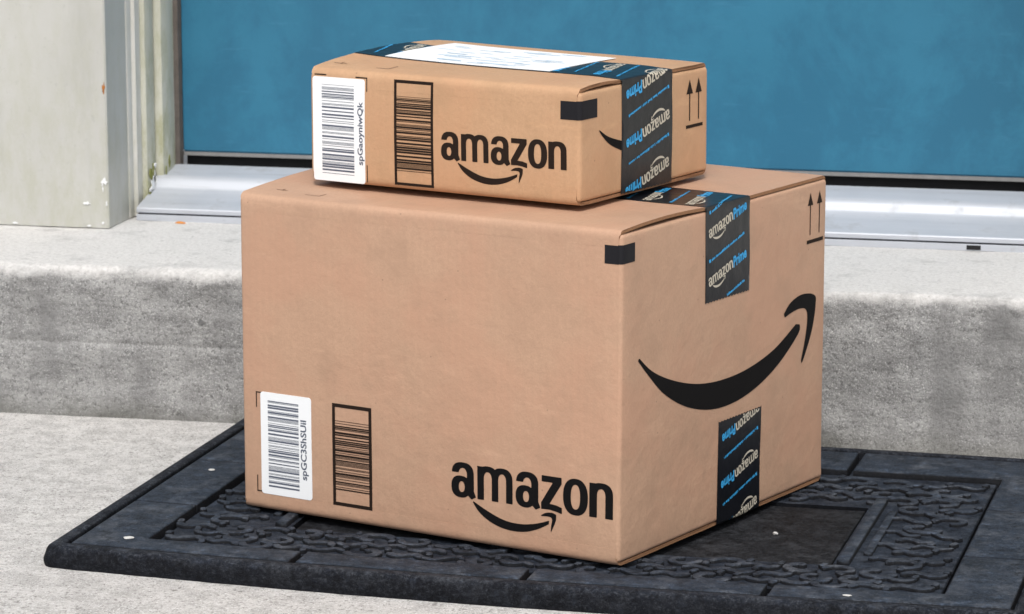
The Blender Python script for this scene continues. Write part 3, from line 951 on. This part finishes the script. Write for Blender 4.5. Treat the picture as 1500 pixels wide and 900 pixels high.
# scroll pattern: rows of leaf and scroll shapes, mirrored about the mat's middle
def scroll(cx, cy, s, ang, kind, fx=1):
    base = {
        'c': [(-1, .2), (-.7, .75), (0, .95), (.75, .65), (.95, 0), (.5, -.5), (0, -.35)],
        's': [(-1.2, -.35), (-.7, .25), (0, .1), (.5, -.25), (1.2, .2)],
        'l': [(-.9, -.3), (-.2, .3), (.8, .35)],
        'w': [(-1.3, 0), (-.6, .4), (0, 0), (.6, -.4), (1.3, 0)],
        'd': [(-.35, -.1), (.1, .12), (.45, .1)],
    }[kind]
    ca, sa = math.cos(ang), math.sin(ang)
    return [(cx + fx * (x * ca - y * sa) * s, cy + (x * sa + y * ca) * s) for x, y in base]
rnd = random.Random(12)
centres = []
def inband(x, y, m=.019):
    if not (il + m < x < ir - m and jf + m < y < jb - m): return False
    xm = abs(x - MC[0])
    if xm < .308 and .066 < y < .320: return False
    return True
gx, gy = .0365, .0235
jj = 0
y = jf + .0195
while y < jb:
    x = MC[0] + (.0 if jj % 2 else gx / 2)
    while x < ir:
        if inband(x, y):
            centres.append((x + rnd.uniform(-.004, .004), y + rnd.uniform(-.004, .004)))
        x += gx
    y += gy; jj += 1
for (x, y) in centres:
    kind = rnd.choice('cswcsws')
    ang = rnd.uniform(-.3, .3) + rnd.choice([0, PI])
    sz = rnd.uniform(.0130, .0160)
    wd = rnd.uniform(.0060, .0095)
    hh = rnd.uniform(.0028, .0040)
    ddx, ddy, dk = rnd.uniform(.016, .021), rnd.choice([-1, 1]) * rnd.uniform(.008, .013), rnd.random() < .8
    for fx in (1, -1):
        cx = MC[0] + fx * (x - MC[0])
        if abs(x - MC[0]) < .002 and fx == -1: continue
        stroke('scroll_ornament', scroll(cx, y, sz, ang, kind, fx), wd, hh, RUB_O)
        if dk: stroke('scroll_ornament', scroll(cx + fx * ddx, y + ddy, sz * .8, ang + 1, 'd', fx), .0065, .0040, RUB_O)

# ------------------------------------------------------------------ ground and step
YS, SR, HS = .5725, R(1.2437), .17
def zground(y): return min(0, -.0075 * (YS - y))
V, F = [], []
xs = [-150, -30, -8, -3] + list(np.linspace(-1.6, 1.6, 41)) + [3, 8, 30, 150]
ys = [-150, -30, -8, -3] + list(np.linspace(-1.2, .62, 26)) + [1.2, 3, 30, 150]
for y in ys:
    for x in xs:
        V.append((x, y, zground(max(y, -3)) + (.0012 * noise.noise(Vector((x * 3, y * 3, 0))) if abs(x) < 3 and -3 < y < .5 else 0)))
for j in range(len(ys) - 1):
    for i in range(len(xs) - 1):
        a = j * len(xs) + i
        F.append((a, a + 1, a + len(xs) + 1, a + len(xs)))
tag(build('ground', V, F, CONC_G, None, smooth=True), kind='structure')

cs_, sn_ = math.cos(SR), math.sin(SR)
step_root = tag(empty('concrete_step', (0, YS, -.01), SR), 'weathered grey concrete doorstep with rounded edge running behind the boxes', 'step')
prof = [(0, 0)]
for z in np.linspace(.004, .092, 22): prof.append((-.0006, z))
prof += [(-.0004, .0935), (-.0002, .0955)]
for z in np.linspace(.0985, .164, 15): prof.append((0, z))
rr = .016
for k in range(1, 9):
    a = k / 8 * PI / 2
    prof.append((rr - rr * math.cos(a), .164 + rr * math.sin(a)))
for y in list(np.linspace(.034, .5, 30)) + [1.2, 2.4]: prof.append((y, .180))
V, F = [], []
xs = [-3.2, -2.2, -1.5] + list(np.linspace(-1.1, 1.1, 260)) + [1.5, 2.2, 3.2]
for x in xs:
    for (y, z) in prof:
        v_ = Vector((x * 16, y * 16, z * 22))
        d = .0034 * noise.fractal(v_, 1.0, 2.0, 5) + .0012 * noise.noise(Vector((x * 90, y * 90, z * 90)))
        t = min(1, y / .03)
        edge = 1.6 if .13 < z and y < .04 else 1
        if .090 < z < .0965: y += .0022 * min(1, max(0, (-.30 - x) / .1)) * math.sin(PI * (z - .090) / .0065)
        V.append((x, y - d * (1 - t) * edge, z + (-abs(d) * .5 * edge if (z > .15 and y < .05) else d * .25 * (z > .15))))
m = len(prof)
for i in range(len(xs) - 1):
    for j in range(m - 1):
        F.append((i * m + j, (i + 1) * m + j, (i + 1) * m + j + 1, i * m + j + 1))
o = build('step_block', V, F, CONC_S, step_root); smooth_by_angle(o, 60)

# ------------------------------------------------------------------ threshold
def mat_metal():
    m = NT('brushed_aluminium')
    f = m.noise(40, 5, .6, m.mapping((.05, 1, 6)))
    g_ = m.noise(30, 5, .6, m.mapping((1, 1, 1), (4, 4, 4)))
    c = m.mix((.42, .45, .50), (.56, .58, .63), f)
    c = m.mix(c, (.26, .255, .25), m.ramp(g_, [(.58, 0), (.74, .45)]))
    sc = m.noise(190, 4, .7, m.mapping((.04, 1, 1), (2, 5, 1)))
    c = m.mix(c, (.30, .30, .31), m.ramp(sc, [(.58, 0), (.70, .35)]))
    m.base(c)
    m.b.inputs['Metallic'].default_value = .35
    m.rough(m.ramp(g_, [(.3, .42), (.7, .6)]))
    m.bump(f, .0003, .4)
    return m.m
METAL = mat_metal()
BLACK = mat_plain('black_seal_and_gap', (.012, .012, .013), .7, .3, var=.3)
def extrude_x(name, prof, x0, x1, mat, parent, nx=1, closed=True, ang=30):
    V, F = [], []
    m = len(prof)
    for i in range(nx + 1):
        x = x0 + (x1 - x0) * i / nx
        for y, z in prof: V.append((x, y, z))
    for i in range(nx):
        for j in range(m if closed else m - 1):
            F.append((i * m + j, (i + 1) * m + j, (i + 1) * m + (j + 1) % m, i * m + (j + 1) % m))
    if closed:
        F.append(tuple(range(m))); F.append(tuple(range(nx * m, nx * m + m)))
    o = build(name, V, F, mat, parent); smooth_by_angle(o, ang)
    return o
DX0, DX1 = -.735, .345           # door leaf
th = tag(empty('door_threshold', (0, .864, HS)), 'silver aluminium sill running under the blue door', 'threshold')
TX0, TX1 = -.7494, .365
pr = [(0.004, .0090), (0.0010, .0092), (0, .0100), (0, .0142), (.0012, .0155), (.004, .0163), (.035, .0228), (.062, .0280), (.066, .0310), (.070, .0380), (.076, .0425), (.084, .0440), (.112, .0490), (.122, .0505), (.122, .030), (.16, .030), (.16, .0090)]
extrude_x('sill_plate', pr, TX0, TX1, METAL, th)
extrude_x('sill_lip', [(-.0010, .0001), (-.0010, .0066), (.0002, .0074), (.012, .0074), (.012, .0001)], TX0, TX1, METAL, th)
extrude_x('sill_shadow_gap', [(.0025, .0076), (.0025, .0088), (.0119, .0088), (.0119, .0076)], TX0 + .001, TX1 - .001, BLACK, th)  # solid black strip standing in for the shade inside the gap
def boxm(name, x0, x1, y0, y1, z0, z1, mat, parent):
    V = [(x, y, z) for x in (x0, x1) for y in (y0, y1) for z in (z0, z1)]
    F = [(0, 1, 3, 2), (4, 6, 7, 5), (0, 4, 5, 1), (2, 3, 7, 6), (0, 2, 6, 4), (1, 5, 7, 3)]
    return build(name, V, F, mat, parent)
boxm('drain_slot', .2370, .2530, -.0014, .006, .0012, .0064, BLACK, th)

# ------------------------------------------------------------------ door
def mat_door():
    m = NT('blue_door_paint')
    a = m.noise(7.5, 7, .72, m.mapping((1, 1, .8)), .25)
    b = m.noise(3, 4, .6)
    c = m.mix((.021, .138, .232), (.027, .165, .272), m.ramp(b, [(.35, 0), (.65, 1)]))
    c = m.mix(c, (.018, .120, .210), m.ramp(a, [(.44, 0), (.58, .9)]))
    s_ = m.noise(60, 4, .6, m.mapping((.3, 1, 1.8)))
    c = m.mix(c, (.05, .20, .32), m.ramp(s_, [(.6, 0), (.8, .4)]))
    m.base(c)
    m.rough(.5)
    m.b.inputs['Specular IOR Level'].default_value = .4
    m.bump(m.noise(35, 4, .6), .0012, .35)
    return m.m
DOOR = mat_door()
dr = tag(empty('front_door', ((DX0 + DX1) / 2, 1.0, .2308)), 'blue painted front door behind the stacked boxes', 'door')
hw_ = (DX1 - DX0) / 2
V, F = [], []
bm = bmesh.new()
bmesh.ops.create_cube(bm, size=1)
for v in bm.verts: v.co = Vector((v.co.x * 2 * hw_, (v.co.y + .5) * .044, (v.co.z + .5) * 2.03 + .0035))
bmesh.ops.bevel(bm, geom=list(bm.edges), offset=.002, segments=2, affect='EDGES')
me = bpy.data.meshes.new('door_leaf'); bm.to_mesh(me); bm.free(); me.materials.append(DOOR)
o = bpy.data.objects.new('door_leaf', me); col.objects.link(o); o.parent = dr
GREY = mat_plain('grey_trim', (.22, .22, .22), .5, .4, var=.3)
boxm('bottom_trim', -hw_ + .001, hw_ - .001, .0012, .042, -.0012, .0033, GREY, dr)
boxm('door_sweep', -hw_ + .002, hw_ - .002, .012, .034, -.026, -.0013, BLACK, dr)
KN = mat_plain('door_knob_metal', (.6, .58, .52), .3, .5, 1.0)
kb = bmesh.new()
bmesh.ops.create_uvsphere(kb, u_segments=24, v_segments=14, radius=.028)
for v in kb.verts: v.co = Vector((hw_ - .07 + v.co.x, -.055 + v.co.y * .8, .93 + v.co.z))
bmesh.ops.create_cone(kb, cap_ends=True, segments=24, radius1=.033, radius2=.012, depth=.04, matrix=Matrix.Translation((hw_ - .07, -.021, .93)) @ Matrix.Rotation(R(90), 4, 'X'))
me = bpy.data.meshes.new('door_knob'); kb.to_mesh(me); kb.free(); me.materials.append(KN)
o = bpy.data.objects.new('door_knob', me); col.objects.link(o); o.parent = dr

# ------------------------------------------------------------------ frame and wall
def mat_paint(name, a, b, mould=0.0):
    m = NT(name)
    n1 = m.noise(6, 5, .6)
    c = m.mix(a, b, m.ramp(n1, [(.35, 0), (.65, 1)]))
    st = m.noise(20, 5, .65, m.mapping((1.2, 1.2, .22)))
    c = m.mix(c, [x * .86 for x in a], m.ramp(st, [(.52, 0), (.7, .6)]))
    sp = m.noise(130, 4, .65)
    c = m.mix(c, [x * .7 for x in a], m.ramp(sp, [(.62, 0), (.72, .35)]))
    if mould:
        z = m.xyz()[2]
        low = m.math('MULTIPLY', m.math('SUBTRACT', .30, z), 2.6, True)
        g1 = m.noise(45, 6, .75, m.mapping((1, 1, .4), (2, 2, 2)))
        f = m.math('MULTIPLY', m.ramp(g1, [(.42, 0), (.62, 1)]), m.math('ADD', low, .25, True))
        c = m.mix(c, (.30, .30, .17), m.math('MULTIPLY', f, mould))
    m.base(c)
    m.rough(.5)
    m.bump(m.noise(55, 4, .6), .0008, .4)
    return m.m
P_WALL = mat_paint('pale_grey_paint', (.44, .44, .415), (.475, .475, .45), .30)
P_MOULD = mat_paint('grey_moulding_paint', (.55, .54, .505), (.61, .60, .565), .35)
P_STAIN = mat_paint('stained_moulding_paint', (.46, .46, .39), (.53, .53, .46), .95)
CHIP = mat_plain('paint_chip_white', (.74, .75, .76), .6, .3)
WOOD = mat_plain('bare_wood', (.38, .14, .03), .8, .2, var=.3, vscale=300)
def extrude_z(name, prof, z0, z1, mat, parent, jit=0, nz=40, ang=35):
    V, F = [], []
    m = len(prof)
    zs = [z0 + (z1 - z0) * (i / nz) ** 1.8 for i in range(nz + 1)]
    for z in zs:
        for k, (x, y) in enumerate(prof):
            j = jit * noise.noise(Vector((k * .7, z * 30, x * 5)))
            V.append((x + j, y + j * .3, z))
    for i in range(nz):
        for j in range(m):
            F.append((i * m + j, i * m + (j + 1) % m, (i + 1) * m + (j + 1) % m, (i + 1) * m + j))
    F.append(tuple(range(m))); F.append(tuple(range(nz * m, nz * m + m)))
    o = build(name, V, F, mat, parent); smooth_by_angle(o, ang)
    return o
ZTOP = 2.10
FRC = (DX0 + DX1) / 2
FRAME = tag(empty('door_frame', (FRC, .86, HS)), 'pale grey painted door frame round the blue door, chipped and mouldy near its foot', 'door frame')
STRIP = mat_plain('brown_weather_strip', (.10, .085, .075), .7, .3, var=.5)
def frame_side(sgn, x_in):
    """x_in: x of the leaf edge; profile built outwards"""
    rt = empty('frame_side', (x_in - FRC, 0, 0)); rt.parent = FRAME
    def pf(pts): return [(sgn * a, b - .86) for a, b in pts]
    # board face (towards the camera)
    extrude_z('casing_board', pf([(.0274, .7957), (.0254, .7975), (.0254, .8690), (.0300, .8690), (.240, .8690), (.240, .7957)]), .001, ZTOP, P_WALL, rt, 0, 30)
    extrude_z('casing_return', pf([(.0250, .8695), (.0240, .8720), (.0243, .886), (.0205, .8890), (.0200, .905), (.0222, .9065), (.0600, .9065), (.0600, .8695)]), .0012, ZTOP, P_MOULD, rt, .0004)
    extrude_z('stop_moulding', pf([(.0195, .9068), (.0150, .9085), (.0130, .915), (.0128, .932), (.0150, .9400), (.0165, .9410), (.0600, .9410), (.0600, .9068)]), .0015, ZTOP, P_STAIN, rt, .0010)
    extrude_z('jamb', pf([(.0120, .9413), (.0060, .9430), (.0035, .952), (.0030, .968), (.0040, .984), (.0600, .984), (.0600, .9413)]), .0018, ZTOP, P_STAIN if sgn < 0 else P_MOULD, rt, .0006)
    extrude_z('weather_strip', pf([(.0035, .9845), (-.0010, .987), (-.0022, .9975), (-.0012, .9988), (.05, .9988), (.05, .9845)]), .002, ZTOP, STRIP, rt, .0006)
    return rt
fl_ = frame_side(-1, DX0)
MOSS = mat_plain('green_mould', (.20, .21, .06), .9, .2, var=.5, vscale=200, bump=.001)
# chips and bare spot on the left frame (x relative to the leaf edge)
def chip(name, pts, mat, parent, plane, off, dep=.0008):
    """irregular flake: pts are (a, z); plane 'y' lies on the board face, 'x' on its return"""
    V = []
    for d in (0, dep):
        for a, z in pts:
            V.append((a, off - d, z) if plane == 'y' else (off + d, a, z))
    n = len(pts)
    F = [tuple(range(n)), tuple(range(n, 2 * n))] + [(i, (i + 1) % n, n + (i + 1) % n, n + i) for i in range(n)]
    return build(name, V, F, mat, parent)
yy = .7957 - .86
def blob(cx, cz, rx, rz, seed, n=14):
    r_ = random.Random(seed)
    return [(cx + rx * math.cos(2 * PI * k / n) * r_.uniform(.3, 1.2), cz + rz * math.sin(2 * PI * k / n) * r_.uniform(.3, 1.2)) for k in range(n)]
chip('bare_wood_spot', blob(-.0282, .166, .0022, .0085, 1), WOOD, fl_, 'y', yy - .0002, .0006)
chip('paint_flake', blob(-.0300, .0565, .0040, .0050, 2), CHIP, fl_, 'y', yy - .0002, .0010)
chip('paint_flake', blob(-.0520, .0300, .0050, .0022, 3), CHIP, fl_, 'y', yy - .0002, .0010)
chip('paint_flake', blob(-.0500, .0036, .0040, .0014, 4), CHIP, fl_, 'y', yy - .0002, .0010)
chip('paint_flake', blob(-.1420, .0036, .0040, .0014, 6), CHIP, fl_, 'y', yy - .0002, .0010)
chip('paint_flake', blob(.060, .035, .012, .014, 7), CHIP, fl_, 'x', -.0125, .0010)
chip('paint_flake', blob(.052, .018, .010, .008, 8), CHIP, fl_, 'x', -.0148, .0010)
rr_ = random.Random(9)
for k in range(16):
    chip('paint_flake', blob(rr_.uniform(.050, .078), rr_.uniform(.004, .055) + (.0 if k % 3 else .03), rr_.uniform(.0015, .005), rr_.uniform(.002, .009), 30 + k), CHIP if k % 2 else MOSS, fl_, 'x', -.0125 if k % 2 else -.0127, .0010)
for k in range(9):
    chip('mould_patch', blob(rr_.uniform(.084, .108), .02 + abs(rr_.gauss(0, .022)), rr_.uniform(.002, .007), rr_.uniform(.004, .012), 60 + k), MOSS, fl_, 'x', -.0034 - .0003 * (k % 3), .0008)
for k in range(5):
    chip('paint_flake', blob(rr_.uniform(-.034, -.0275), rr_.uniform(.004, .07), rr_.uniform(.0008, .0022), rr_.uniform(.001, .005), 80 + k), CHIP, fl_, 'y', yy - .0002 * (1 + k % 2), .0008)
frame_side(1, DX1)
boxm('head_board', DX0 - .24 - FRC, DX1 + .24 - FRC, -.06, .139, ZTOP + .001, ZTOP + .12, P_MOULD, FRAME)
wl = tag(empty('house_wall', (0, .93, HS)), 'pale grey house wall either side of the door frame', 'wall')
def wall_boards(x0, x1):
    k = 0; z = .002
    while z < 2.9:
        V = [(x0, .0, z), (x1, .0, z), (x1, -.012, z), (x0, -.012, z), (x0, 0, z + .118), (x1, 0, z + .118), (x1, -.002, z + .118), (x0, -.002, z + .118)]
        F = [(0, 1, 2, 3), (4, 5, 6, 7), (0, 1, 5, 4), (3, 2, 6, 7), (0, 3, 7, 4), (1, 2, 6, 5)]
        build('siding_board', V, F, P_WALL, wl); z += .12
wall_boards(-3.2, DX0 - .2405)
wall_boards(DX1 + .2405, 3.2)

# ------------------------------------------------------------------ small litter
PEB = mat_plain('white_grit', (.50, .50, .49), .8, .2)
LEAF = mat_plain('orange_leaf', (.55, .22, .05), .7, .2, var=.4, vscale=200)
def grit(name, x, y, z, r, sx, sy, sz, mat, label, cat, seed, rz=0):
    bm = bmesh.new()
    bmesh.ops.create_icosphere(bm, subdivisions=2, radius=r)
    for v in bm.verts:
        d = 1 + .45 * noise.noise(v.co * (1.2 / r) + Vector((seed, seed, 0)))
        v.co = Vector((v.co.x * sx * d, v.co.y * sy * d, v.co.z * sz * d))
    me = bpy.data.meshes.new(name); bm.to_mesh(me); bm.free(); me.materials.append(mat)
    o = bpy.data.objects.new(name, me); col.objects.link(o)
    o.location = (x, y, z + r * sz * .6); o.rotation_euler = (0, 0, rz)
    return tag(o, label, cat)
def mw(x, y, z):
    v = mp(x, y, z)
    q = Matrix.Rotation(MR, 4, 'Z') @ v
    return q + Vector(mat_root.location)
p = mw(-.470, -.012, ZT)
grit('paint_crumb', p.x, p.y, p.z, .0026, 1.9, 1.1, .5, PEB, 'white crumb on the front left corner tile of the doormat', 'crumb', 1)
p = mw(.110, .190, ZB + .0035)
grit('paint_crumb', p.x, p.y, p.z, .0021, 1.2, 1, .8, PEB, 'white crumb in the dark centre panel of the doormat, right of the large box', 'crumb', 2)
p = mw(.215, -.030, ZT)
grit('paint_crumb', p.x, p.y, p.z, .0021, 2.0, .8, .4, PEB, 'flat pale crumb on the front border of the doormat, right of the large box corner', 'crumb', 3)
p = mw(-.487, .262, ZT)
grit('paint_crumb', p.x, p.y, p.z, .0021, 1.6, 1.2, .4, PEB, 'white crumb on the left border of the doormat', 'crumb', 4)
grit('leaf_fragment', -.690, .850, HS, .0035, 1.9, 1.0, .5, LEAF, 'orange leaf crumb on the step in front of the silver sill', 'leaf', 5)
